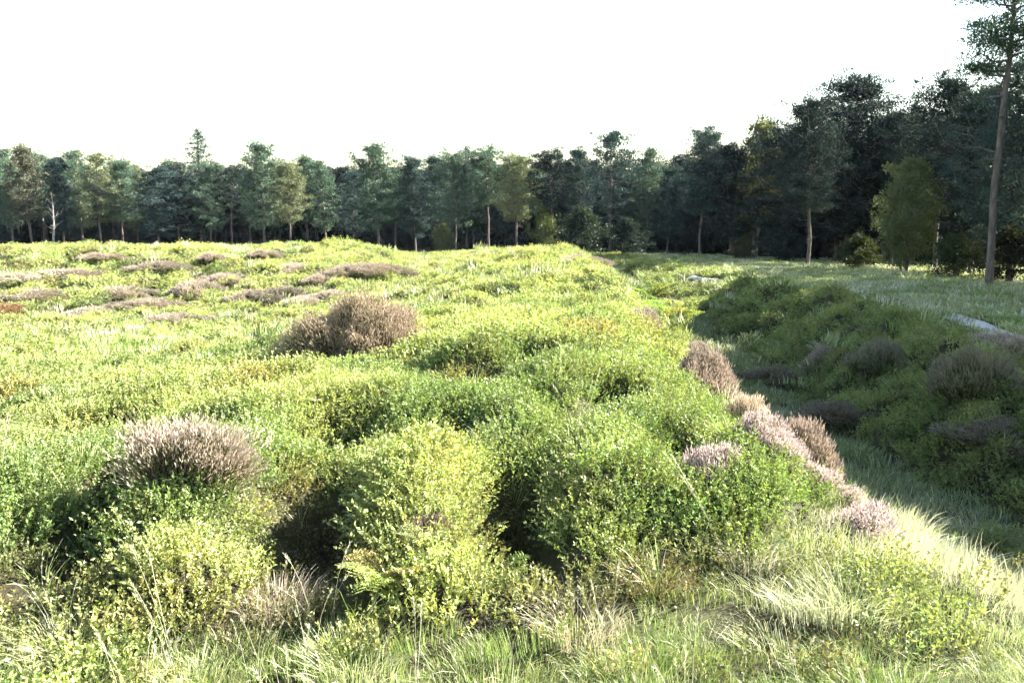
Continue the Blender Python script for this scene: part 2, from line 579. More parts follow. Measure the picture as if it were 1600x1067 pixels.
def scatter(name, P, rot, scl, idx, tint, variants, label):
    """one object: points with attributes, drawn as copies of the variant meshes"""
    src = bpy.data.collections.new(name + '_sources')
    for k, me in enumerate(variants):
        src.objects.link(bpy.data.objects.new('%s_clump_%02d' % (name, k), me))
    me = bpy.data.meshes.new(name)
    n = len(P)
    me.vertices.add(n)
    me.vertices.foreach_set('co', np.ascontiguousarray(P, np.float32).ravel())
    for nm, typ, key, val in (('rot', 'FLOAT_VECTOR', 'vector', rot), ('scl', 'FLOAT_VECTOR', 'vector', scl)):
        at = me.attributes.new(nm, typ, 'POINT')
        at.data.foreach_set(key, np.ascontiguousarray(val, np.float32).ravel())
    at = me.attributes.new('idx', 'INT', 'POINT')
    at.data.foreach_set('value', np.ascontiguousarray(idx, np.int32))
    at = me.attributes.new('tint', 'FLOAT_COLOR', 'POINT')
    at.data.foreach_set('color', np.ascontiguousarray(np.concatenate([tint, np.ones((n, 1))], 1), np.float32).ravel())
    ng = bpy.data.node_groups.new(name, 'GeometryNodeTree')
    ng.interface.new_socket('Geometry', in_out='INPUT', socket_type='NodeSocketGeometry')
    ng.interface.new_socket('Geometry', in_out='OUTPUT', socket_type='NodeSocketGeometry')
    N, Lk = ng.nodes, ng.links
    gi, go = N.new('NodeGroupInput'), N.new('NodeGroupOutput')
    ci = N.new('GeometryNodeCollectionInfo')
    ci.inputs['Collection'].default_value = src
    ci.inputs['Separate Children'].default_value = True
    ci.inputs['Reset Children'].default_value = True
    iop = N.new('GeometryNodeInstanceOnPoints')
    iop.inputs['Pick Instance'].default_value = True

    def attr(nm, typ):
        a = N.new('GeometryNodeInputNamedAttribute')
        a.data_type = typ
        a.inputs['Name'].default_value = nm
        return a.outputs['Attribute']
    e2r = N.new('FunctionNodeEulerToRotation')
    Lk.new(attr('rot', 'FLOAT_VECTOR'), e2r.inputs[0])
    Lk.new(gi.outputs[0], iop.inputs['Points'])
    Lk.new(ci.outputs[0], iop.inputs['Instance'])
    Lk.new(attr('idx', 'INT'), iop.inputs['Instance Index'])
    Lk.new(e2r.outputs[0], iop.inputs['Rotation'])
    Lk.new(attr('scl', 'FLOAT_VECTOR'), iop.inputs['Scale'])
    Lk.new(iop.outputs[0], go.inputs[0])
    o = link(name, me)
    md = o.modifiers.new('cover', 'NODES')
    md.node_group = ng
    tag(o, label, kind='stuff')
    return o


def tilt_euler(n, yaw, amount, r_):
    """euler (xyz) that leans the clump's z axis towards n"""
    v = n * amount + np.array([0, 0, 1.0]) * (1 - amount) + r_.normal(size=n.shape) * .10
    v /= np.linalg.norm(v, axis=1, keepdims=True)
    # rotation order XYZ: Rz * Ry * Rx applied to z axis; solve for yaw=0 first, then spin in the clump itself
    rx = -np.arcsin(np.clip(v[:, 1], -1, 1))
    ry = np.arctan2(v[:, 0], v[:, 2])
    return rx, ry


# ---- bilberry clumps
def bilberry_clump(seed, shoots=17, leaves=18, h=.20, spread=.11, leaf=.0185, wl=.62):
    r = np.random.default_rng(seed)
    b = Bag()
    for s in range(shoots):
        a = r.uniform(0, 6.28)
        q = spread * math.sqrt(r.random())
        p0 = np.array([q * math.cos(a), q * math.sin(a), -.05])
        lean = np.array([math.cos(a), math.sin(a), 0]) * r.uniform(.0, .55) + r.normal(size=3) * .12
        top = p0 + (np.array([0, 0, 1.0]) + lean) * h * r.uniform(.65, 1.15)
        t = np.sort(r.uniform(.28, 1.0, leaves))
        base = p0 + (top - p0) * t[:, None]
        d = unit(leaves, r)
        d[:, 2] = np.abs(d[:, 2]) * .8 + .25
        d /= np.linalg.norm(d, axis=1, keepdims=True)
        V, Q = blades(base, d, leaf * r.uniform(.45, 1.5, leaves), leaf * wl * r.uniform(.6, 1.2, leaves), r, .5)
        b.add(V, Q=Q)
        n = np.cross(top - p0, unit(1, r)[0])
        n = n / np.linalg.norm(n) * .0022
        b.add([p0 - n, p0 + n, top], T=[[0, 1, 2]])
    return b.mesh('bilberry_clump', [M_BILB])


def grass_tuft(seed, n=34, h=.26, spread=.07, droop=.9, w=.0042, lean=(0, 0)):
    r = np.random.default_rng(seed)
    b = Bag()
    for s in range(n):
        a = r.uniform(0, 6.28)
        q = spread * math.sqrt(r.random())
        p0 = np.array([q * math.cos(a), q * math.sin(a), -.03])
        dr = np.array([math.cos(a), math.sin(a), 0]) * r.uniform(.1, 1) * droop + np.array([*lean, 0])
        L = h * r.uniform(.55, 1.2)
        side = np.array([-math.sin(a), math.cos(a), 0]) * math.cos(1.0) + unit(1, r)[0] * .6
        side = side / np.linalg.norm(side) * w * r.uniform(.7, 1.3)
        P = []
        for t in (0, .4, .75, 1.0):
            P.append(p0 + np.array([0, 0, 1.0]) * L * (t - .38 * droop * t * t * .8) + dr * L * .75 * t * t)
        ww = (1, .9, .6)
        V = []
        for k in range(3):
            V += [P[k] - side * ww[k], P[k] + side * ww[k]]
        V.append(P[3])
        b.add(V, T=[[4, 5, 6]], Q=[[0, 1, 3, 2], [2, 3, 5, 4]])
    return b.mesh('grass_tuft', [M_GRASS])


def stalk_clump(seed):
    r = np.random.default_rng(seed)
    b = Bag()
    for k in range(4):
        a = r.uniform(0, 6.28)
        p0 = np.array([math.cos(a), math.sin(a), 0]) * .05
        L = r.uniform(.38, .62)
        d = np.array([math.cos(a), math.sin(a), 0]) * r.uniform(.1, .7) + np.array([-.15, -.1, 0])
        P = np.array([p0 + np.array([0, 0, 1.0]) * L * (t - .12 * t * t) + d * L * .6 * t * t for t in (0, .3, .6, .85, 1.0)])
        b.tube(P, [.0016, .0015, .0012, .0010, .0006], 3)
        c = P[3] + (P[4] - P[3]) * r.random((22, 1))
        V, Q = blades(c, (P[4] - P[3]) / np.linalg.norm(P[4] - P[3]) + unit(22, r) * .45, .022, .0035, r)
        b.add(V, Q=Q)
    return b.mesh('grass_stalk', [M_GRASS])


BILB = [bilberry_clump(10 + k) for k in range(5)] + [bilberry_clump(30 + k, 15, 14, .20, .12, .026) for k in range(3)] \
    + [bilberry_clump(40 + k, 13, 11, .22, .15, .040, .55) for k in range(3)]

sx, sy, sr_ = scatter_points(150, 2.2, 78, 8.0, 1.35, seed=3)
g = grass_zone(sx, sy)
clear = np.hypot(sx - pix(600, 870, 3.78)[0], sy - 3.7) < .16
keep = ~clear & (rng.random(len(sx)) > g) & (path_mask(sx, sy) < .2) & (sx < 24) & (rng.random(len(sx)) < .22 + .78 * smooth(-.02, .07, ras_at(sx, sy)))
sx, sy, sr_ = sx[keep], sy[keep], sr_[keep]
n = len(sx)
nrm = slope_normal(sx, sy)
rx, ry = tilt_euler(nrm, None, .55, rng)
scale = np.minimum(1.9, np.maximum(1.0, (sr_ / 9.0) ** .42)) * rng.uniform(.75, 1.2, n)
idx = np.where(sr_ < 9, rng.integers(0, 5, n), np.where(sr_ < 24, rng.integers(5, 8, n), rng.integers(8, 11, n)))
tA = np.array([.320, .348, .128])      # yellow green
tB = np.array([.178, .232, .082])      # fresh green
tC = np.array([.230, .150, .050])      # turning
tD = np.array([.060, .095, .035])
f1 = smooth(.35, .65, fbm(sx, sy, 2.2, 51))[:, None]
tint = tB * (1 - f1) + tA * f1
yel = smooth(10, 28, sr_)[:, None] * .6
tint = tint * (1 - yel) + tA * yel
f2 = smooth(.68, .80, fbm(sx, sy, 1.1, 57))[:, None] * .5
tint = tint * (1 - f2) + tC * f2
f3 = (smooth(.60, .72, fbm(sx, sy, 1.6, 61)) * .7)[:, None]
tint = tint * (1 - f3) + tD * f3
dd = (sx - xc(sy))
f4 = (smooth(-3.2, -1.6, dd) * .55)[:, None]
tint = tint * (1 - f4) + (tB * .8) * f4
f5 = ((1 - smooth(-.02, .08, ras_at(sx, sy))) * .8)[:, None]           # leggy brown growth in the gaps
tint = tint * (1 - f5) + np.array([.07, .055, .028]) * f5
tint *= rng.uniform(.6, 1.3, (n, 1)) * rng.uniform(.9, 1.1, (n, 3))
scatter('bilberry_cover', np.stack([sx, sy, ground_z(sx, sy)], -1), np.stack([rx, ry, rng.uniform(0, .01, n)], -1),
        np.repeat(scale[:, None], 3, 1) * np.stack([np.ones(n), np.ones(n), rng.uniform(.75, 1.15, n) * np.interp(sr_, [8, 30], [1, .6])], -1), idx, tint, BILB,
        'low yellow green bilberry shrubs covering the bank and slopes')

# ---- grass
GT = [grass_tuft(60 + k, 260, .14, .26, .8, .0019, (0, 0)) for k in range(3)] + [grass_tuft(65 + k, 260, .19, .26, 1.25, .0017, (.08, -.08)) for k in range(3)] \
    + [grass_tuft(70 + k, 150, .20, .30, .8, .0045, (0, -.1)) for k in range(3)] + [grass_tuft(80 + k, 100, .18, .34, .8, .009, (0, 0)) for k in range(3)] \
    + [grass_tuft(90 + k, 22, .34, .06, 1.0, .0028, (0, -.1)) for k in range(2)]
sx, sy, sr_ = scatter_points(36, 1.6, 75, 7.0, 1.3, seed=5)
g = grass_zone(sx, sy)
keep = (rng.random(len(sx)) < np.maximum(np.maximum(g, .10), (sy < 3.8) * .55 * (1 - smooth(.04, .14, ras_at(sx, sy))))) & (path_mask(sx, sy) < .35) & (sx < 34)
GT += [stalk_clump(200 + k) for k in range(3)]
sx, sy, sr_ = sx[keep], sy[keep], sr_[keep]
g = g[keep]
n = len(sx)
sel = fbm(sx, sy, 1.0, 83) + rng.normal(0, .08, n)
idx = np.where(sr_ < 8.5, np.where(sel < .5, rng.integers(0, 3, n), rng.integers(3, 6, n)), np.where(sr_ < 20, rng.integers(6, 9, n), rng.integers(9, 12, n)))
idx = np.where((g < .3) & (sr_ < 20), rng.integers(12, 14, n), idx)
scale = np.minimum(1.9, np.maximum(.9, (sr_ / 8.0) ** .5)) * rng.uniform(.65, 1.2, n)
dd = sx - xc(sy)
gA = np.array([.170, .240, .055])
gB = np.array([.280, .315, .140])
gC = np.array([.430, .430, .310])
f1 = smooth(.34, .58, fbm(sx, sy, .8, 71))[:, None]
tint = gA * (1 - f1) + gB * f1
f2 = np.maximum(smooth(.55, .68, fbm(sx, sy, .7, 77)), .8 * smooth(-4.4, -3.6, dd) * smooth(-2.3, -2.9, dd) * (sy < 9))[:, None]
tint = tint * (1 - f2) + gC * f2
f3 = (smooth(1.7, 1.2, np.abs(dd)))[:, None] * .75
tint = tint * (1 - f3) + np.array([.180, .225, .105]) * f3
tint *= rng.uniform(.75, 1.25, (n, 1))
stalk = (rng.random(n) < .11) & (sr_ < 9) & (sx < 1.2)
idx = np.where(stalk, rng.integers(14, 17, n), idx)
tint = np.where(stalk[:, None], gC * .9, tint)
short = np.where(dd > 5, .55, 1.0) * np.where(np.abs(dd) < 1.3, .75, 1.0)
scatter('grass', np.stack([sx, sy, ground_z(sx, sy)], -1), np.stack([*tilt_euler(slope_normal(sx, sy, .2), None, .8, rng), rng.uniform(-3.1, 3.1, n)], -1),
        np.stack([scale, scale, scale * short * rng.uniform(.8, 1.2, n)], -1), idx, tint, GT, 'pale and green grass on the banks and the ditch floor')


# ------------------------------------------------------------------ heather bushes (things)
def heather_meshes(seed, w, h, n, leaf=1.0, gap=False):
    """a domed heather bush: woody stems, dark green sprays, pinkish flower spikes"""
    r = np.random.default_rng(seed)
    st, fo, fl = Bag(), Bag(), Bag()
    for s in range(n):
        a = r.uniform(0, 6.28)
        u = math.sqrt(r.random())
        rad = w * .5 * (1 + .22 * math.sin(a * 3 + seed) + .12 * math.sin(a * 5 + 2 * seed))
        top = np.array([u * rad * math.cos(a), u * rad * math.sin(a), 0])
        if gap and vnoise(top[0], top[1], .28, 130 + seed) * .75 + u * .35 > .62 + .1 * r.random():
            continue
        top[2] = h * (1 - u ** 2.6) ** .6 * (.34 + .96 * float(fbm(top[0], top[1], .26, 90 + seed, 2))) * r.uniform(.86, 1.06) + .04
        b0 = np.array([top[0] * .35, top[1] * .35, -.08])
        if s % 5 == 0:
            mid = (b0 + top) * .5 + r.normal(size=3) * .03
            st.tube([b0, mid, top * .97], [.007, .005, .003], 3)
        d0 = top - b0 + np.array([0, 0, .35 * h])
        d0 /= np.linalg.norm(d0)
        m = 7
        base = top - d0 * r.uniform(.02, .26, m)[:, None] * min(1, h * 1.4) + r.normal(size=(m, 3)) * .022
        d = d0 + unit(m, r) * .55
        d /= np.linalg.norm(d, axis=1, keepdims=True)
        V, Q = blades(base, d, .055 * leaf * r.uniform(.7, 1.3, m), .011 * leaf, r, .4)
        fo.add(V, Q=Q)
        m = 6
        base = top + r.normal(size=(m, 3)) * .04
        d = d0 + unit(m, r) * .38
        d /= np.linalg.norm(d, axis=1, keepdims=True)
        V, Q = blades(base, d, .060 * leaf * r.uniform(.6, 1.3, m), .012 * leaf, r, .45)
        fl.add(V, Q=Q)
    return st.mesh('stems', [M_TWIG]), fo.mesh('foliage', [M_HEATH_LEAF]), fl.mesh('flower_spikes', [M_HEATH_FLOWER])


HB = {
    'large': heather_meshes(5, 2.1, 1.05, 3600),
    'medium': heather_meshes(6, 1.15, .62, 1300),
    'medium2': heather_meshes(8, 1.0, .66, 1100),
    'small': heather_meshes(7, .62, .42, 620),
    'cap': heather_meshes(31, 1.0, .26, 2600, .62, True),
    'low': heather_meshes(9, 1.9, .34, 1700, 1.3, True),
    'low2': heather_meshes(12, 2.5, .36, 2300, 1.4, True),
}
BROWN = ((.105, .105, .045), (.295, .240, .190))
PINK = ((.110, .125, .050), (.430, .355, .325))
PURPLE = ((.150, .155, .060), (.320, .270, .220))
STRAW = ((.110, .115, .045), (.430, .360, .260))
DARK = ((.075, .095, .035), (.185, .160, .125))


def heather(kind, x, y, label, cols, s=(1, 1, 1), rz=0.0, group='heather bushes on the heath', sink=.05):
    e = bpy.data.objects.new('heather_bush', None)
    COL.objects.link(e)
    e.empty_display_size = .2
    e.location = (x, y, float(ground_z(np.array([x]), np.array([y]))[0]) - sink)
    e.rotation_euler = (0, 0, rz)
    e.scale = s
    tag(e, label, 'heather', group)
    a, b, c = HB[kind]
    tag(link('stems', a, e), kind='stuff')
    o = link('foliage', b, e)
    o.color = (*cols[0], 1)
    o = link('flower_spikes', c, e)
    o.color = (*cols[1], 1)
    return e


def hpx(kind, px, Y, label, cols, s=(1, 1, 1), rz=0.0, **k):
    return heather(kind, pix(px, 500, Y)[0], Y, label, cols, s, rz, **k)


hpx('large', 572, 10.3, 'large rounded brown heather bush standing alone on the bank', ((.085, .085, .038), (.300, .240, .170)), (.9, .78, .78), .3)
hpx('cap', 265, 4.6, 'pale mauve brown heather on the hummock nearest the lower left corner', ((.11, .11, .05), (.36, .30, .24)), (1.0, .85, 1.0), .6, sink=.02)
hpx('small', 655, 4.12, 'small brown twiggy heather below the middle hummock, behind the lime fern', ((.06, .05, .03), (.20, .15, .12)), (.42, .4, .4), 0, sink=.08)
DE = 'heather bushes along the ditch edge'
hpx('medium', 1095, 8.5, 'brown heather bush at the ditch edge, farthest of that row', BROWN, (.75, .7, .8), .2, group=DE)
hpx('medium2', 1168, 7.4, 'straw coloured heather bush second along the ditch edge row', STRAW, (.72, .7, .8), 1.2, group=DE)
hpx('medium2', 1252, 7.1, 'tall rounded tan heather bush overhanging the ditch floor', BROWN, (.7, .7, .8), 2.2, group=DE)
hpx('medium', 1195, 5.2, 'pink flowering heather sprawling on the bank beside the ditch', PINK, (.50, .46, .46), .9, group=DE)
hpx('small', 1120, 4.75, 'small pale pink heather tuft among bright green bilberry', PINK, (.55, .55, .6), 0, group=DE)
hpx('medium', 1280, 5.0, 'pink heather patch running down to the pale grass', PINK, (.48, .42, .36), 2.6, group=DE)
hpx('small', 1375, 4.5, 'faded heather sprig low in the bright grass slope', PINK, (.7, .6, .4), .6, group=DE)
OB = 'heather bushes on the bank beyond the ditch'
hpx('low', 1570, 15.2, 'brown heather bush on the outer bank crest by the picture edge', PURPLE, (1.3, 1, .9), .4, group=OB)
hpx('medium2', 1292, 19.5, 'purple heather bush on the outer bank crest below the bare pine trunk', PURPLE, (1, 1, .8), 1.4, group=OB)
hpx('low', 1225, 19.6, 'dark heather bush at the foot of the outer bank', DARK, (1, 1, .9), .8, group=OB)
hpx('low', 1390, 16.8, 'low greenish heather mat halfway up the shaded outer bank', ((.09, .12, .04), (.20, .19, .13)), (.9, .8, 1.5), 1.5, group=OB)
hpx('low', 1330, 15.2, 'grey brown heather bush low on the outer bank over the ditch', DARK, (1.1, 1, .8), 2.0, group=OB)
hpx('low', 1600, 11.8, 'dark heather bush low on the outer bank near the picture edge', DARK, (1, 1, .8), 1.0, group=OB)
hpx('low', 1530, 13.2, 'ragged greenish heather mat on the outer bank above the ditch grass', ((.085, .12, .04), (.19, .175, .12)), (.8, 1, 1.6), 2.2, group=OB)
hpx('small', 1000, 15.3, 'small purple heather tuft on the shaded flank of the bank', PURPLE, (1.1, 1, 1), .2)
hpx('small', 1085, 21, 'grey heather tuft beside the fern over the ditch', PURPLE, (1.2, 1, 1), .2)
hpx('low', 905, 40, 'pinkish heather mat on the far shoulder of the main bank', PURPLE, (1.6, 1.3, 1), .2)
hpx('low2', 800, 47, 'faded heather mat on the far top of the main bank', STRAW, (1.8, 1.2, .8), .1)
FB = 'heather mats on the slope of the far bank'
for px, Y, lab, c, s in [
        (12, 34, 'orange brown heather mat on the far bank at the picture edge', ((.09, .07, .03), (.26, .17, .09)), (1.5, 1.1, 1.2)),
        (190, 38, 'wide pinkish heather mat on the far bank below the leaning pines', PURPLE, (2.0, 1.3, 1)),
        (145, 33, 'purple heather mat lowest on the far bank', PURPLE, (1.3, 1, .9)),
        (240, 34, 'purple heather mat on the far bank under the dark pines', PURPLE, (1.5, 1, 1)),
        (270, 30.5, 'pinkish heather streak low on the far bank', PURPLE, (1.2, .9, .8)),
        (308, 37, 'tall purple heather mat on the far bank below the spruce spire', PURPLE, (1.2, 1.1, 1.5)),
        (335, 44, 'small heather mat on the crest of the far bank near the spruce', PURPLE, (1.0, .8, 1)),
        (362, 31.5, 'grey pink heather mat near the foot of the far bank', PURPLE, (1.3, 1.0, .9)),
        (395, 36, 'purple heather mat on the far bank below the pale lit pines', PURPLE, (1.3, 1.0, 1.1)),
        (415, 45, 'heather mat on the far bank crest below the pale lit pines', PURPLE, (1.2, .9, 1)),
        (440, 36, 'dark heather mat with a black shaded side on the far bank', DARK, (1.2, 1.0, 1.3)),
        (475, 34.5, 'long pinkish heather streak trailing down the far bank', PURPLE, (1.6, .8, .8)),
        (505, 39, 'purple heather mat on the far bank left of its rounded end', PURPLE, (1.2, 1, 1)),
        (545, 40, 'broad heather mat on the rounded end of the far bank', PURPLE, (1.3, 1, 1.1)),
        (110, 41, 'faint heather drift high on the far bank near the picture edge', PURPLE, (2.2, 1.4, 1)), (60, 37, 'faint heather drift lower on the far bank near the picture edge', PURPLE, (1.6, 1.2, .8)),
        (165, 44, 'long heather drift along the crest of the far bank', PURPLE, (2.2, 1.1, .9)), (255, 42, 'heather drift high on the far bank left of the spruce', PURPLE, (1.8, 1.2, 1)),
        (360, 40, 'heather drift high on the far bank right of the spruce', PURPLE, (1.9, 1.2, 1)), (465, 42, 'heather drift near the crest of the far bank, middle of its length', PURPLE, (2.0, 1.2, 1)),
        (580, 41, 'heather drift on the end slope of the far bank', PURPLE, (1.6, 1.2, 1)), (525, 36, 'heather drift low on the end slope of the far bank', PURPLE, (1.5, 1.1, .8)),
        (620, 43, 'dark purple heather mat at the rounded tip of the far bank', DARK, (1.4, 1.0, 1.2))]:
    hpx('low' if px % 2 else 'low2', px, Y, lab, c, s, rng.uniform(0, 3), group=FB)


# ------------------------------------------------------------------ pale grass tussocks
M_TUSSOCK = leaf_mat('tussock_blades', 'obj', transl=.3, gloss=.02, tcol=(1.05, 1.05, .95))


def tussock_mesh(seed, n=520, h=.23, spread=.22, droop=1.0):
    me = grass_tuft(seed, n, h, spread, droop, .0019)
    me.materials.clear()
    me.materials.append(M_TUSSOCK)
    return me


TUS = [tussock_mesh(400 + k) for k in range(3)]
for k, (px, Y, sz, lab, c) in enumerate([
        (432, 3.75, .85, 'pinkish straw grass tussock at the foot of the hummock with mauve heather', (.40, .33, .25)),
        (545, 3.25, .9, 'pale bleached grass tussock below the lime fern', (.38, .40, .22)),
        (905, 3.5, .9, 'straw coloured grass tussock in front of the dark gap', (.42, .37, .25)),
        (1168, 4.1, .9, 'upright pale grass tussock below the small pink heather', (.44, .41, .29)),
        (1020, 3.9, .8, 'brownish grass tussock beside the big green hummock', (.30, .24, .13)),
        (1470, 4.6, 1.1, 'whitish bleached grass tussock on the edge above the ditch', (.46, .48, .32)),
        (1330, 3.6, 1.0, 'pale arching grass tussock low on the bright slope', (.40, .42, .24)),
        (100, 3.35, .9, 'dry straw grass tussock near the lower left corner', (.38, .37, .20)),
        (290, 3.1, .8, 'green and straw grass tussock at the bottom edge', (.32, .34, .16))]):
    x = pix(px, 900, Y)[0]
    o = link('grass_tussock', TUS[k % 3], None, (x, Y, float(ground_z(np.array([x]), np.array([Y]))[0])))
    o.scale = (sz, sz, sz * .9)
    o.rotation_euler = (0, 0, rng.uniform(0, 6.28))
    o.color = (*c, 1)
    tag(o, lab, 'tussock', 'pale grass tussocks in the foreground')

# ------------------------------------------------------------------ ferns
def frond_mesh(seed, L=1.0, pairs=13):
    r = np.random.default_rng(seed)
    b = Bag()
    t = np.linspace(0, 1, 9)
    P = np.stack([L * .78 * t ** 1.15, np.zeros(9), L * (.85 * t - .62 * t ** 2.2)], -1)
    b.tube(P, np.linspace(.011, .002, 9) * L, 4)
    for k in range(pairs):
        q = .22 + .76 * k / (pairs - 1)
        p = np.array([np.interp(q, t, P[:, c]) for c in range(3)])
        ln = L * .30 * math.sin(math.pi * min(1, (1.05 - q) * .75 + .12)) * r.uniform(.85, 1.1)
        for sd in (-1, 1):
            d = np.array([.42, sd * .9, .05 - .25 * q])
            d /= np.linalg.norm(d)
            m = 7
            f = np.linspace(.08, .95, m)
            base = p + d * (ln * f)[:, None]
            for e in (-1, 1):
                dd_ = d * .55 + np.array([.8 * e, .15 * sd, 0]) + r.normal(size=(m, 3)) * .1
                dd_ /= np.linalg.norm(dd_, axis=1, keepdims=True)
                V, Q = blades(base, dd_, ln * .26 * (1.1 - f), ln * .12, r, .4)
                b.add(V, Q=Q)
    return b.mesh('frond', [M_LEAF_OBJ])


FROND = [frond_mesh(300 + k) for k in range(3)]


def fern(px, Y, size, n, label, col, face=-1.57, spread=2.2, sink=.0):
    x = pix(px, 500, Y)[0]
    e = bpy.data.objects.new('fern', None)
    COL.objects.link(e)
    e.location = (x, Y, float(ground_z(np.array([x]), np.array([Y]))[0]) - .03 - sink)
    e.scale = (size, size, size)
    tag(e, label, 'fern', 'ferns on the bank')
    for k in range(n):
        o = link('frond', FROND[k % 3], e)
        o.rotation_euler = (rng.uniform(-.25, .25), rng.uniform(-.75, -.1), face + (k / max(1, n - 1) - .5) * spread * 2 + rng.uniform(-.2, .2))
        v = rng.uniform(.75, 1.05)
        o.scale = (v, v, v)
        o.color = (*[c * rng.uniform(.85, 1.15) for c in col], 1)


fern(600, 3.78, .42, 7, 'bright lime fern in front of the middle hummock', (.22, .25, .09))
fern(655, 3.95, .26, 5, 'pale fern tucked beside the lime fern', (.17, .20, .08))
fern(785, 3.95, .30, 4, 'green drooping fern in the dark gap between two hummocks', (.16, .22, .07))
fern(1050, 22.5, 1.7, 13, 'bracken clump on the bank side above the narrow ditch', (.20, .25, .08), spread=3.1)
fern(1015, 27, 1.5, 10, 'smaller bracken clump farther up the same bank side', (.18, .22, .07), spread=3.1)
fern(1345, 8.0, .45, 6, 'bracken sprig at the lower ditch edge', (.20, .24, .10), spread=3.1)
fern(1440, 8.6, .45, 5, 'pale bracken sprig arching over the ditch grass', (.26, .28, .14), spread=3.1)
fern(1590, 9.3, .6, 7, 'green bracken at the picture edge above the ditch', (.14, .18, .06), spread=3.1)

# ------------------------------------------------------------------ trees
def needles(centers, n, r, ex, ln, w):
    """spiky tufts in flattened clouds round the given centres"""
    c = np.repeat(centers, n, 0)
    o = unit(len(c), r) * (r.random((len(c), 1)) ** .5) * np.asarray(ex)
    d = o / (np.asarray(ex)) + np.array([0, 0, .55]) + unit(len(c), r) * .7
    d /= np.linalg.norm(d, axis=1, keepdims=True)
    return blades(c + o, d, ln * r.uniform(.6, 1.3, len(c)), w, r, .5)


def pine(seed, H=12.0, cb=.42, Rc=2.4, nb=58, r0=.14, lean=.25, top=.35, pads=5, npad=50, fork=0, ln=.26, w=.085, dead=8, droop=.0):
    r = np.random.default_rng(seed)
    tr, br, cr = Bag(), Bag(), Bag()
    ts_ = np.linspace(0, 1, 12)
    la = r.uniform(0, 6.28)
    wob = np.cumsum(r.normal(size=(12, 2)) * .07, 0)
    wob -= wob[0]
    axis = np.stack([wob[:, 0] + math.cos(la) * lean * ts_ ** 1.4, wob[:, 1] + math.sin(la) * lean * ts_ ** 1.4, ts_ * H * .97 - .15], -1)
    rad = r0 * (1 - ts_) ** .75 + .02
    rad[0] *= 1.25
    tr.tube(axis, rad, 8)
    axes = [(axis, cb)]
    if fork:
        k0 = 5
        f = axis[k0:].copy()
        a = r.uniform(0, 6.28)
        f[:, 0] += math.cos(a) * 1.2 * np.linspace(0, 1, len(f)) ** .7
        f[:, 1] += math.sin(a) * 1.2 * np.linspace(0, 1, len(f)) ** .7
        f[:, 2] -= np.linspace(0, .8, len(f))
        tr.tube(f, rad[k0:] * .75, 7)
    cent = []
    for k in range(nb):
        u = (k + r.random()) / nb
        u = u ** .9
        t = cb + (1 - cb) * u
        a = k * 2.399 + r.uniform(-.6, .6)
        prof = (1 - u ** 2.6) * (.5 + .5 * min(1, u / .28)) + top * u * .5
        L = Rc * prof * r.uniform(.5, 1.15) + .25
        p0 = np.array([np.interp(t, ts_, axis[:, c]) for c in range(3)])
        rise = (-.25 - droop + .9 * u) + r.uniform(-.2, .2)
        d = np.array([math.cos(a), math.sin(a), 0])
        tt = np.array([0, .35, .7, 1.0])
        P = p0 + d * (L * tt)[:, None] + np.array([0, 0, 1.0]) * (L * (rise * tt * .7 + .25 * tt ** 2.5))[:, None] + np.vstack([[0, 0, 0], r.normal(size=(3, 3)) * .07 * L])
        br.tube(P, np.array([.030, .022, .014, .006]) * (.6 + L * .35), 4)
        m = 1 + max(2, int(round(pads * (.45 + .55 * L / Rc))))
        tq = np.linspace(.26, 1.02, m) + r.uniform(-.06, .06, m)
        C = np.stack([np.interp(tq, tt, P[:, c]) for c in range(3)], -1)
        C += r.normal(size=C.shape) * np.array([.26, .26, .09]) * (.5 + .4 * L)
        cent.append(C)
    cent.append(axis[-1] + r.normal(size=(5, 3)) * np.array([.3, .3, .25]))
    C = np.concatenate(cent)
    V, Q = needles(C, npad, r, (.46, .46, .22), ln, w)
    cr.add(V, Q=Q)
    # twiglets into the pads
    for c in C[::2]:
        br.tube([c - [0, 0, .12], c + r.normal(size=3) * .22], [.012, .005], 3)
    for k in range(dead):                    # bare snags below the crown
        t = r.uniform(min(.18, cb * .5), cb)
        p0 = np.array([np.interp(t, ts_, axis[:, c]) for c in range(3)])
        a = r.uniform(0, 6.28)
        L = r.uniform(.3, 1.3)
        br.tube([p0, p0 + np.array([math.cos(a), math.sin(a), r.uniform(-.3, .2)]) * L * .6, p0 + np.array([math.cos(a), math.sin(a), r.uniform(-.4, .3)]) * L], [.022, .014, .005], 3)
    return tr.mesh('trunk', [M_BARK], True), br.mesh('branches', [M_BARK]), cr.mesh('crown', [M_NEEDLE])


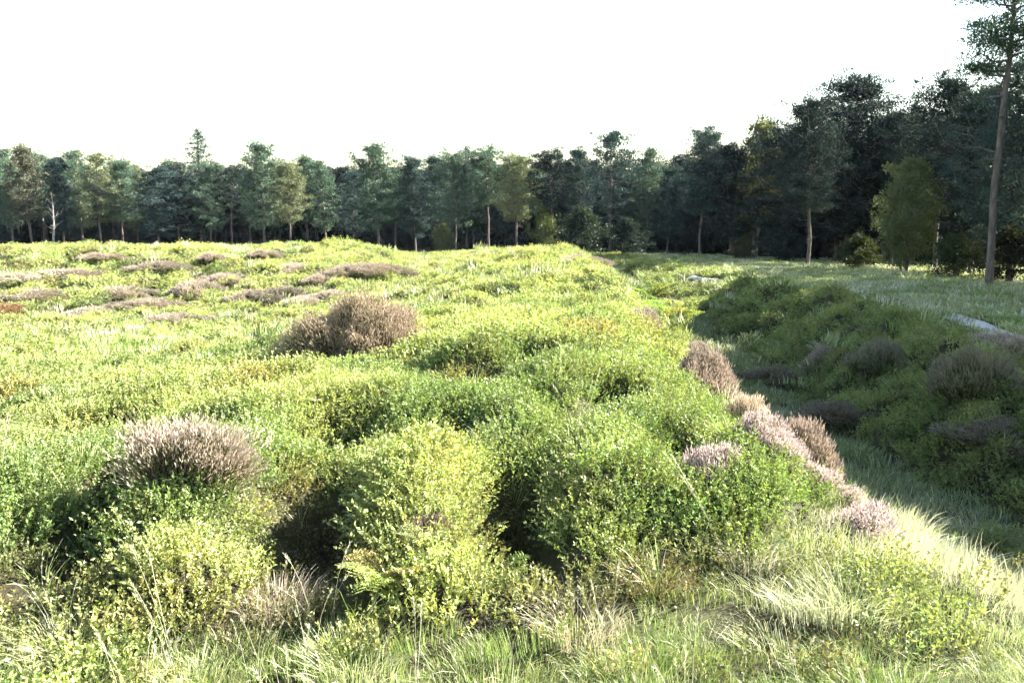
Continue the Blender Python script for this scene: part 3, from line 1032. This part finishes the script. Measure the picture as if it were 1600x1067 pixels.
def spruce(seed, H=14.0, Rb=2.3):
    r = np.random.default_rng(seed)
    tr, br, cr = Bag(), Bag(), Bag()
    tr.tube([[0, 0, -.1], [0, 0, H * .5], [.03, 0, H * .98]], [.2, .11, .012], 7)
    C = []
    for k in range(95):
        u = k / 95
        z = H * (.12 + .86 * u)
        L = Rb * (1 - u) ** .62 * r.uniform(.65, 1.1) + .12
        a = k * 2.399
        d = np.array([math.cos(a), math.sin(a), 0])
        P = np.array([[0, 0, z], [0, 0, z - .08 * L], [0, 0, z - .12 * L]]) + d * (L * np.array([0, .55, 1]))[:, None]
        br.tube(P, [.02, .014, .005], 3)
        m = max(2, int(L * 4))
        t = np.linspace(.25, 1, m)
        C.append(np.stack([np.interp(t, [0, .55, 1], P[:, c]) for c in range(3)], -1) + r.normal(size=(m, 3)) * .07)
    V, Q = needles(np.concatenate(C), 26, r, (.24, .24, .15), .2, .07)
    cr.add(V, Q=Q)
    V, Q = needles(np.array([[.02, 0, H * .96], [.03, 0, H * .99]]), 24, r, (.09, .09, .2), .2, .06)
    cr.add(V, Q=Q)
    return tr.mesh('trunk', [M_BARK], True), br.mesh('branches', [M_BARK]), cr.mesh('crown', [M_NEEDLE])


def broadleaf(seed, H=5.5, Rc=1.55, cb=.12, nb=46, leaf=.13, npad=42, r0=.05, bark=None, stems=1, dome=0):
    r = np.random.default_rng(seed)
    tr, br, cr = Bag(), Bag(), Bag()
    bark = bark or M_BIRCH
    C = []
    for s in range(stems):
        off = r.normal(size=2) * .12 * (stems > 1)
        ax = np.stack([off[0] + np.cumsum(r.normal(size=8) * .05) + (off[0] * 2.4) * np.linspace(0, 1, 8), off[1] + np.cumsum(r.normal(size=8) * .05) + (off[1] * 2.4) * np.linspace(0, 1, 8), np.linspace(-.1, H * .96, 8)], -1)
        tr.tube(ax, r0 * (1 - np.linspace(0, 1, 8)) ** .8 + .008, 6)
        for k in range(nb // stems):
            u = (k + r.random()) / (nb // stems)
            t = cb + (1 - cb) * u
            p0 = np.array([np.interp(t, np.linspace(0, 1, 8), ax[:, c]) for c in range(3)])
            a = k * 2.399 + r.uniform(-.5, .5)
            L = Rc * (math.sin(math.pi * min(1, u * .72 + .28)) ** .8 * (1.1 - .55 * u) * r.uniform(.55, 1.15) + .06)
            d = np.array([math.cos(a), math.sin(a), .55])
            P = np.array([p0, p0 + d * L * .5, p0 + d * L * np.array([1, 1, .85])])
            br.tube(P, [.016, .01, .004], 3)
            m = 4
            q = np.linspace(.35, 1, m)
            C.append(np.stack([np.interp(q, [0, .5, 1], P[:, c]) for c in range(3)], -1) + r.normal(size=(m, 3)) * .15)
    if dome:
        zq = r.uniform(.14, .98, dome)
        rr = Rc * np.sin(np.pi * zq ** 1.15) ** .75 * np.sqrt(r.uniform(.25, 1, dome)) * (1 + .25 * np.sin(np.arange(dome) * 2.399 * 3))
        C = C[::3] + [np.stack([rr * np.cos(np.arange(dome) * 2.399), rr * np.sin(np.arange(dome) * 2.399), zq * H], -1)]
    V, Q = needles(np.concatenate(C), npad, r, (.34, .34, .30), leaf, leaf * .6)
    cr.add(V, Q=Q)
    return tr.mesh('trunk', [bark], True), br.mesh('branches', [bark]), cr.mesh('crown', [M_LEAF_OBJ])


def snag(seed, H=8.0):
    """pale dead pine with bare limbs"""
    r = np.random.default_rng(seed)
    tr, br = Bag(), Bag()
    ax = np.stack([np.cumsum(r.normal(size=9) * .06), np.cumsum(r.normal(size=9) * .06), np.linspace(-.1, H, 9)], -1)
    tr.tube(ax, .15 * (1 - np.linspace(0, 1, 9)) ** .7 + .015, 7)
    for k in range(22):
        t = r.uniform(.3, .98)
        p0 = np.array([np.interp(t, np.linspace(0, 1, 9), ax[:, c]) for c in range(3)])
        a = r.uniform(0, 6.28)
        L = r.uniform(.4, 1.6)
        d = np.array([math.cos(a), math.sin(a), r.uniform(.2, .9)])
        P = [p0, p0 + d * L * .5 + r.normal(size=3) * .05, p0 + d * L + r.normal(size=3) * .12]
        br.tube(P, [.035, .022, .007], 4)
        br.tube([P[1], P[1] + r.normal(size=3) * .35], [.014, .004], 3)
    return tr.mesh('trunk', [M_BARK_GREY], True), br.mesh('branches', [M_BARK_GREY]), None


TV = {
    'round': (pine(1, cb=.36, Rc=2.8, nb=66), 12.0),
    'broad': (pine(2, cb=.30, Rc=3.4, nb=66, top=.6), 12.0),
    'narrow': (pine(3, cb=.32, Rc=2.1, nb=54, top=.25, pads=4), 12.0),
    'dense': (pine(4, cb=.20, Rc=2.6, nb=84, npad=52, dead=3), 12.0),
    'umbrella': (pine(5, cb=.50, Rc=3.2, nb=46, top=.9, npad=56, dead=14), 12.0),
    'ragged': (pine(6, cb=.30, Rc=3.0, nb=44, top=.5, fork=1, lean=.7), 12.0),
    'loose': (pine(7, cb=.24, Rc=2.7, nb=60, pads=4, npad=44, lean=.5), 12.0),
    'layered': (pine(8, cb=.26, Rc=3.2, nb=48, pads=7, npad=50, droop=.15), 12.0),
    'neardense': (pine(14, cb=.16, Rc=3.1, nb=110, npad=60, pads=6, ln=.22, w=.06, dead=3, top=.6), 12.0),
    'neartall': (pine(15, cb=.36, Rc=2.9, nb=80, npad=60, pads=6, ln=.22, w=.06, dead=12, top=.7), 12.0),
    'spruce': (spruce(21), 14.0),
    'snag': (snag(22), 8.0),
    'birch': (broadleaf(23, H=5.5, Rc=1.35, leaf=.10, npad=80, nb=84, stems=3, cb=.06, bark=M_BARK, dome=150), 5.5),
    'shrub': (broadleaf(24, H=3.2, Rc=1.7, cb=.08, nb=46, leaf=.15, stems=4, bark=M_BARK), 3.2),
    'lightleaf': (broadleaf(25, H=8.0, Rc=1.9, cb=.18, nb=60, leaf=.17, npad=46, r0=.09, stems=2), 8.0),
}
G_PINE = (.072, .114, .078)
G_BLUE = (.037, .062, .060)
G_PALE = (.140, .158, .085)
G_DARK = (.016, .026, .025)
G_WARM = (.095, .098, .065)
GRP = 'trees along the edge of the wood'


def tree(variant, x, y, H, label, col, wide=1.0, rz=None, name='pine_tree', cat='pine', group=GRP, z=None):
    (tr, br, cr), h0 = TV[variant]
    e = bpy.data.objects.new(name, None)
    COL.objects.link(e)
    s = H / h0
    e.location = (x, y, (float(base_z(np.array([x]), np.array([y]))[0]) if z is None else z) - .05)
    e.scale = (s * wide, s * wide, s)
    e.rotation_euler = (0, 0, rng.uniform(0, 6.28) if rz is None else rz)
    tag(e, label, cat, group)
    link('trunk', tr, e)
    tag(link('branches', br, e), kind='stuff')
    if cr is not None:
        o = link('crown', cr, e)
        v = rng.uniform(.85, 1.15)
        o.color = (col[0] * v, col[1] * v, col[2] * v, 1)
    return e


def tpx(variant, px, top, Y, label, col, wide=1.0, **k):
    x, _, zt = pix(px, top, Y)
    z0 = float(base_z(np.array([x]), np.array([Y]))[0])
    return tree(variant, x, Y, zt - z0, label, col, wide, **k)


# the front of the wood, from the picture's left edge to its right
tpx('loose', 8, 232, 100, 'pine cut by the picture edge, at the end of the treeline', G_PINE, .9)
tpx('narrow', 38, 228, 98, 'slightly brownish narrow pine second from the end of the treeline', G_WARM, 1.0)
tpx('round', 58, 240, 104, 'green pine just before the pale dead trunk', G_PINE, .9)
tpx('snag', 79, 300, 94, 'pale dead tree with bare limbs in front of the wood', G_PINE, name='dead_tree', cat='tree')
tpx('dense', 90, 246, 100, 'dark blue green pine directly behind the pale dead tree', G_BLUE, .8)
tpx('loose', 118, 234, 101, 'soft green pine first to the right of the dead tree', G_PINE, 1.0)
tpx('ragged', 148, 240, 98, 'forked pine with grey trunk second right of the dead tree', G_PALE, .95)
tpx('round', 184, 250, 100, 'pine with a bare lower trunk third right of the dead tree', G_PINE, 1.0)
tpx('loose', 208, 258, 104, 'slim pale pine fourth right of the dead tree', G_PALE, .8)
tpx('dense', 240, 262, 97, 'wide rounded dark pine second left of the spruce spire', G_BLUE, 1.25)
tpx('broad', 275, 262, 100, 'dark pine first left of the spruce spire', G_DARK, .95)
tpx('spruce', 308, 201, 106, 'thin pointed spruce rising above the rest of the treeline', G_BLUE, 1.7, name='spruce_tree', cat='spruce')
tpx('broad', 322, 258, 99, 'flat topped green pine standing in front of the spruce spire', G_PINE, 1.0)
tpx('umbrella', 357, 262, 101, 'dark pine between the spruce spire and the tall lit pine', G_DARK, 1.0)
tpx('layered', 408, 222, 95, 'tall bright pine with a domed top and white lit trunk', G_PINE, .92)
tpx('round', 449, 254, 93, 'yellow green sunlit pine with a straight pale trunk', G_PALE, .95)
tpx('narrow', 478, 244, 103, 'narrow pine first right of the sunlit yellow green pine', G_PINE, 1.0)
tpx('loose', 506, 250, 101, 'soft pale pine second right of the sunlit yellow green pine', G_PINE, 1.0)
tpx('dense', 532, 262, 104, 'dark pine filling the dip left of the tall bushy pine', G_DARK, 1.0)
tpx('layered', 586, 224, 86, 'tall bushy pine with layered light blue green branches', G_PINE, 1.0)
tpx('dense', 648, 246, 88, 'dark compact pine first right of the tall bushy pine', G_BLUE, .85)
tpx('narrow', 684, 244, 90, 'pine second right of the tall bushy pine', G_BLUE, 1.1)
tpx('broad', 712, 240, 85, 'grey green pine with a long bare trunk in mid treeline', G_PINE, .85)
tpx('spruce', 729, 226, 96, 'slim spruce tip poking out of mid treeline', G_BLUE, 1.3, name='spruce_tree', cat='spruce')
tpx('umbrella', 762, 236, 86, 'pine with pinkish bare trunks and a high crown', G_PINE, .95)
tpx('round', 806, 242, 84, 'pale feathery pine beside the high crowned pine', G_PALE, 1.05)
tpx('umbrella', 862, 240, 82, 'dark pine with an open gap of light below its crown', G_DARK, .95)
tpx('narrow', 904, 232, 84, 'dark pine first left of the tallest middle pine', G_BLUE, 1.0)
tpx('ragged', 955, 206, 80, 'tallest pine of the middle with forked lit limbs', G_BLUE, 1.0)
tpx('loose', 1012, 230, 82, 'feathery pale pine right of the tallest middle pine', G_PINE, .85)
tpx('dense', 1045, 262, 80, 'short dark pine filling the dip beside the bare trunked pine', G_BLUE, .9)
tpx('neartall', 1100, 206, 70, 'blue green pine with one thin bare trunk behind the path', G_BLUE, .9)
tpx('lightleaf', 1185, 188, 70, 'light leaved tree with yellowish lower leaves beside the big dark pine', (.105, .115, .055), 1.0, name='deciduous_tree', cat='tree')
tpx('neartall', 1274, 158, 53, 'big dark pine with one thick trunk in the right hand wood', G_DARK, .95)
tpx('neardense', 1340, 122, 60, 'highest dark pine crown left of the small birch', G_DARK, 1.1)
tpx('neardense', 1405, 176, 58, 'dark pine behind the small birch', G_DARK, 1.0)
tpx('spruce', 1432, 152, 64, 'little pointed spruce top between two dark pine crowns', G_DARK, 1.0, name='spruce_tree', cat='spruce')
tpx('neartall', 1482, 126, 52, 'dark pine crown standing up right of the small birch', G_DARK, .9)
tpx('birch', 1430, 246, 45, 'small bushy yellow green birch in front of the dark wood', (.088, .105, .052), 1.0, name='birch_tree', cat='birch')
tpx('neardense', 1535, 145, 46, 'dark pine behind the tall bare trunk', G_DARK, .9)
tpx('neardense', 1610, 90, 42, 'warm green pine cut by the picture edge behind the bare trunk', G_BLUE, 1.0)
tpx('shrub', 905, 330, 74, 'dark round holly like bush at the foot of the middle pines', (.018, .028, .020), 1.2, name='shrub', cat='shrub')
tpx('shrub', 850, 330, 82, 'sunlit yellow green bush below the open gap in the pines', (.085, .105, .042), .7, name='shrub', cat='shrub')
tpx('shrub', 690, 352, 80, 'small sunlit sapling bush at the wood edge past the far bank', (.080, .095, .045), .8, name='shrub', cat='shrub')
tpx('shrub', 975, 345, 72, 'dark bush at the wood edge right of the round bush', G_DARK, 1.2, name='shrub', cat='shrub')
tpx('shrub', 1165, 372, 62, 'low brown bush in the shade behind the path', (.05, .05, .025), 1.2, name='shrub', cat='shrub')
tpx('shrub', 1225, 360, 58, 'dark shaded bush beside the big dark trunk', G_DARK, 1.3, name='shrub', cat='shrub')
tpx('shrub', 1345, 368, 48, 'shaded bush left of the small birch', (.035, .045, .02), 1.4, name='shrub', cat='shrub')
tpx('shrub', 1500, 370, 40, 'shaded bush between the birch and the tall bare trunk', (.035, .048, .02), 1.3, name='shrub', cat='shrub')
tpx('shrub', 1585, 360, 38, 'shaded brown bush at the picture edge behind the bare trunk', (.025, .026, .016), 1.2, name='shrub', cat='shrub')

# the tall bare pine at the right edge
def tall_pine():
    r = np.random.default_rng(77)
    Y = 33.0
    x0, _, _ = pix(1545, 450, Y)
    z0 = float(base_z(np.array([x0]), np.array([Y]))[0])
    e = bpy.data.objects.new('pine_tree', None)
    COL.objects.link(e)
    e.location = (x0, Y, z0)
    tag(e, 'tall pine with a long bare trunk standing apart by the picture edge', 'pine', GRP)
    tr, br, cr = Bag(), Bag(), Bag()
    pts = [(1545, 455), (1549, 380), (1555, 300), (1562, 220), (1570, 150), (1578, 90), (1584, 20), (1588, -60)]
    ax = []
    for px, py in pts:
        x, y, z = pix(px, py, Y)
        ax.append((x - x0, r.normal() * .03, z - z0))
    ax[0] = (0, 0, -.2)
    tr.tube(ax, [.165, .145, .135, .125, .11, .095, .07, .025], 10)
    ax = np.array(ax)
    C = []
    def limb(z, ang, L, rise, pads, sz=.46, n=95):
        p0 = np.array([np.interp(z, ax[:, 2], ax[:, c]) for c in range(3)])
        d = np.array([math.cos(ang), math.sin(ang), 0])
        tt = np.array([0, .4, .75, 1])
        P = p0 + d * (L * tt)[:, None] + np.array([0, 0, 1.0]) * (L * rise * tt ** 1.3)[:, None] + np.vstack([[0, 0, 0], r.normal(size=(3, 3)) * .08])
        br.tube(P, [.05, .035, .02, .008], 5)
        if pads:
            q = np.linspace(.45, 1.05, pads)
            c = np.stack([np.interp(q, tt, P[:, k]) for k in range(3)], -1) + r.normal(size=(pads, 3)) * np.array([.15, .15, .07])
            V, Q = needles(c, n, r, (sz, sz, sz * .5), .17, .045)
            cr.add(V, Q=Q)
            for a in c:
                br.tube([a - d * .2, a + r.normal(size=3) * .2], [.014, .005], 3)
        for k in range(3):
            b0 = P[1] + (P[3] - P[1]) * r.random()
            br.tube([b0, b0 + r.normal(size=3) * .4], [.012, .004], 3)
    zz = lambda py: pix(1570, py, Y)[2] - z0
    limb(zz(120), math.pi, 1.6, .15, 5)
    limb(zz(110), math.pi * .95, 1.3, .3, 4)
    limb(zz(150), math.pi * 1.05, 1.7, -.1, 2, .2, 22)
    limb(zz(140), math.pi * .8, 1.2, 0, 2, .2, 18)
    limb(zz(250), math.pi * 1.0, .9, -.15, 0)
    limb(zz(240), math.pi * .9, 1.6, .25, 0)
    limb(zz(90), math.pi * 1.2, 1.2, .3, 4)
    for k in range(26):
        py = 95 - k * 6.5
        L = 1.75 - .03 * k
        limb(zz(py), k * 2.399 + 2.6, L * r.uniform(.6, 1.05), r.uniform(.1, .6), 5)
    for k in range(7):
        limb(zz(r.uniform(130, 330)), r.uniform(0, 6.28), r.uniform(.2, .7), r.uniform(-.3, .2), 0)
    link('trunk', tr.mesh('trunk', [M_BARK], True), e)
    tag(link('branches', br.mesh('branches', [M_BARK]), e), kind='stuff')
    o = link('crown', cr.mesh('crown', [M_NEEDLE]), e)
    o.color = (.05, .085, .045, 1)
tall_pine()

# thin white sapling in front of the birch
tpx('snag', 1396, 396, 38, 'thin pale crooked bare sapling in the grass left of the birch', G_PALE, .9, name='sapling', cat='sapling')

# second row: pines one can make out only in pieces between the front ones
BACK = 'pines of the crowded rows behind the wood edge'
LM = [(8, 'end pine'), (38, 'brownish narrow pine'), (79, 'pale dead tree'), (118, 'soft green pine'), (148, 'forked grey trunked pine'), (184, 'bare trunked pine'),
      (240, 'wide rounded dark pine'), (308, 'tall spruce spire'), (357, 'dark pine'), (408, 'tall domed pine'), (449, 'yellow green sunlit pine'), (506, 'soft pale pine'),
      (586, 'tall bushy layered pine'), (648, 'dark compact pine'), (712, 'grey green long trunked pine'), (762, 'pinkish trunked pine'), (806, 'pale feathery pine'), (862, 'open gapped dark pine'),
      (955, 'tallest forked middle pine'), (1012, 'feathery pale pine'), (1100, 'thin trunked blue green pine'), (1185, 'light leaved tree'), (1274, 'thick trunked dark pine'),
      (1345, 'highest dark pine crown'), (1430, 'small birch'), (1482, 'standing dark crown'), (1560, 'tall bare trunk')]
kinds = ['round', 'broad', 'narrow', 'dense', 'umbrella', 'loose']
for k in range(len(LM) - 1):
    (a, na), (b, nb_) = LM[k], LM[k + 1]
    px = (a + b) / 2 + rng.uniform(-5, 5)
    if px < 1060:
        Y = (107 if px < 540 else 95 if px < 900 else 90) + rng.uniform(0, 4)
        tpx(kinds[k % 6], px, rng.uniform(250, 272), Y, 'half hidden pine between the %s and the %s' % (na, nb_), G_BLUE if k % 2 else G_PINE, 1.1, group=BACK)
    else:
        tpx('neardense', px, np.interp(px, [1060, 1250, 1400, 1650], [250, 205, 190, 165]) + rng.uniform(-8, 8), rng.uniform(64, 70) - max(0, (px - 1250) * .02), 'half hidden pine between the %s and the %s' % (na, nb_), G_DARK, 1.2, group=BACK)

# the depth of the wood beyond: one mass
def wood_mass():
    pts, tin = [], []
    for row in range(5):
        for k in range(64):
            px = -420 + k * 36 + rng.uniform(-12, 12)
            Y0 = np.interp(px, [-400, 540, 900, 1250, 1600, 2000], [113, 110, 100, 76, 64, 58])
            Y = Y0 + row * 6 + rng.uniform(-2, 2)
            pts.append((pix(px, 300, Y)[0], Y))
            tin.append(rng.uniform(.7, 1.1))
    NU = 300
    for k in range(NU):
        px = -420 + rng.random() * 2400
        Y0 = np.interp(px, [-400, 540, 900, 1250, 1600, 2000], [108, 104, 94, 72, 58, 54])
        Y = Y0 + rng.uniform(0, 22)
        pts.append((pix(px, 300, Y)[0], Y))
        tin.append(rng.uniform(.6, 1.0))
    rw = np.random.default_rng(55)
    for k in (0, 1, 3, 4, 6, 7, 9, 11, 12, 14, 15, 17):          # the wood goes on beside the heath, past the picture edge
        y = 15 + k * 1.25 + rw.uniform(-.4, .4) + (3.2 if k % 3 == 1 else 0)
        pts.append((np.interp(y, [8, 36], [23.5, 26.5]) + (0 if k % 3 else 4) + rw.uniform(0, 1.5), y))
        tin.append(1.0)
    pts = np.array(pts)
    n = len(pts)
    srcs = []
    for v in ('dense', 'neardense', 'broad', 'shrub'):
        b = Bag()
        (t, br, c), h0 = TV[v]
        for me in (t, c):
            V = np.zeros(len(me.vertices) * 3, np.float32)
            me.vertices.foreach_get('co', V)
            F = np.zeros(len(me.loops), np.int32)
            me.loops.foreach_get('vertex_index', F)
            b.add(V.reshape(-1, 3), Q=F.reshape(-1, 4))
        srcs.append(b.mesh('pine_mass', [M_WOODMASS]))
    s = rng.uniform(.72, .88, n)
    s[-12:] *= 1.5
    ix = rng.integers(0, 3, n)
    ix[-12 - NU:-12] = 3
    P = np.stack([pts[:, 0], pts[:, 1], base_z(pts[:, 0], pts[:, 1]) - .05], -1)
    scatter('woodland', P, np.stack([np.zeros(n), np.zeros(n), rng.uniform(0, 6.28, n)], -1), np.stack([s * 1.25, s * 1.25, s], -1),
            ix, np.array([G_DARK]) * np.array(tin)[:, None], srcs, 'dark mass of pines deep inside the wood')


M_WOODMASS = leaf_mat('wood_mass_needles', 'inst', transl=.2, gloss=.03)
wood_mass()


# ------------------------------------------------------------------ thin haze over the heath
def build_haze():
    x0, x1, y0, y1, z0, z1 = -1450, 1450, -1450, 1450, -4.5, 22.0
    V = [(x0, y0, z0), (x1, y0, z0), (x1, y1, z0), (x0, y1, z0), (x0, y0, z1), (x1, y0, z1), (x1, y1, z1), (x0, y1, z1)]
    F = [(0, 3, 2, 1), (4, 5, 6, 7), (0, 1, 5, 4), (1, 2, 6, 5), (2, 3, 7, 6), (3, 0, 4, 7)]
    m, nt, out = new_mat('haze')
    v = nt.nodes.new('ShaderNodeVolumePrincipled')
    v.inputs['Color'].default_value = (.72, .82, 1.0, 1)
    v.inputs['Density'].default_value = HAZE
    v.inputs['Anisotropy'].default_value = .2
    nt.links.new(v.outputs[0], out.inputs['Volume'])
    tag(link('haze', mesh_np('haze', V, [F], [m])), 'thin pale haze in the air over the heath and wood', kind='stuff')


HAZE = 0.00006
build_haze()
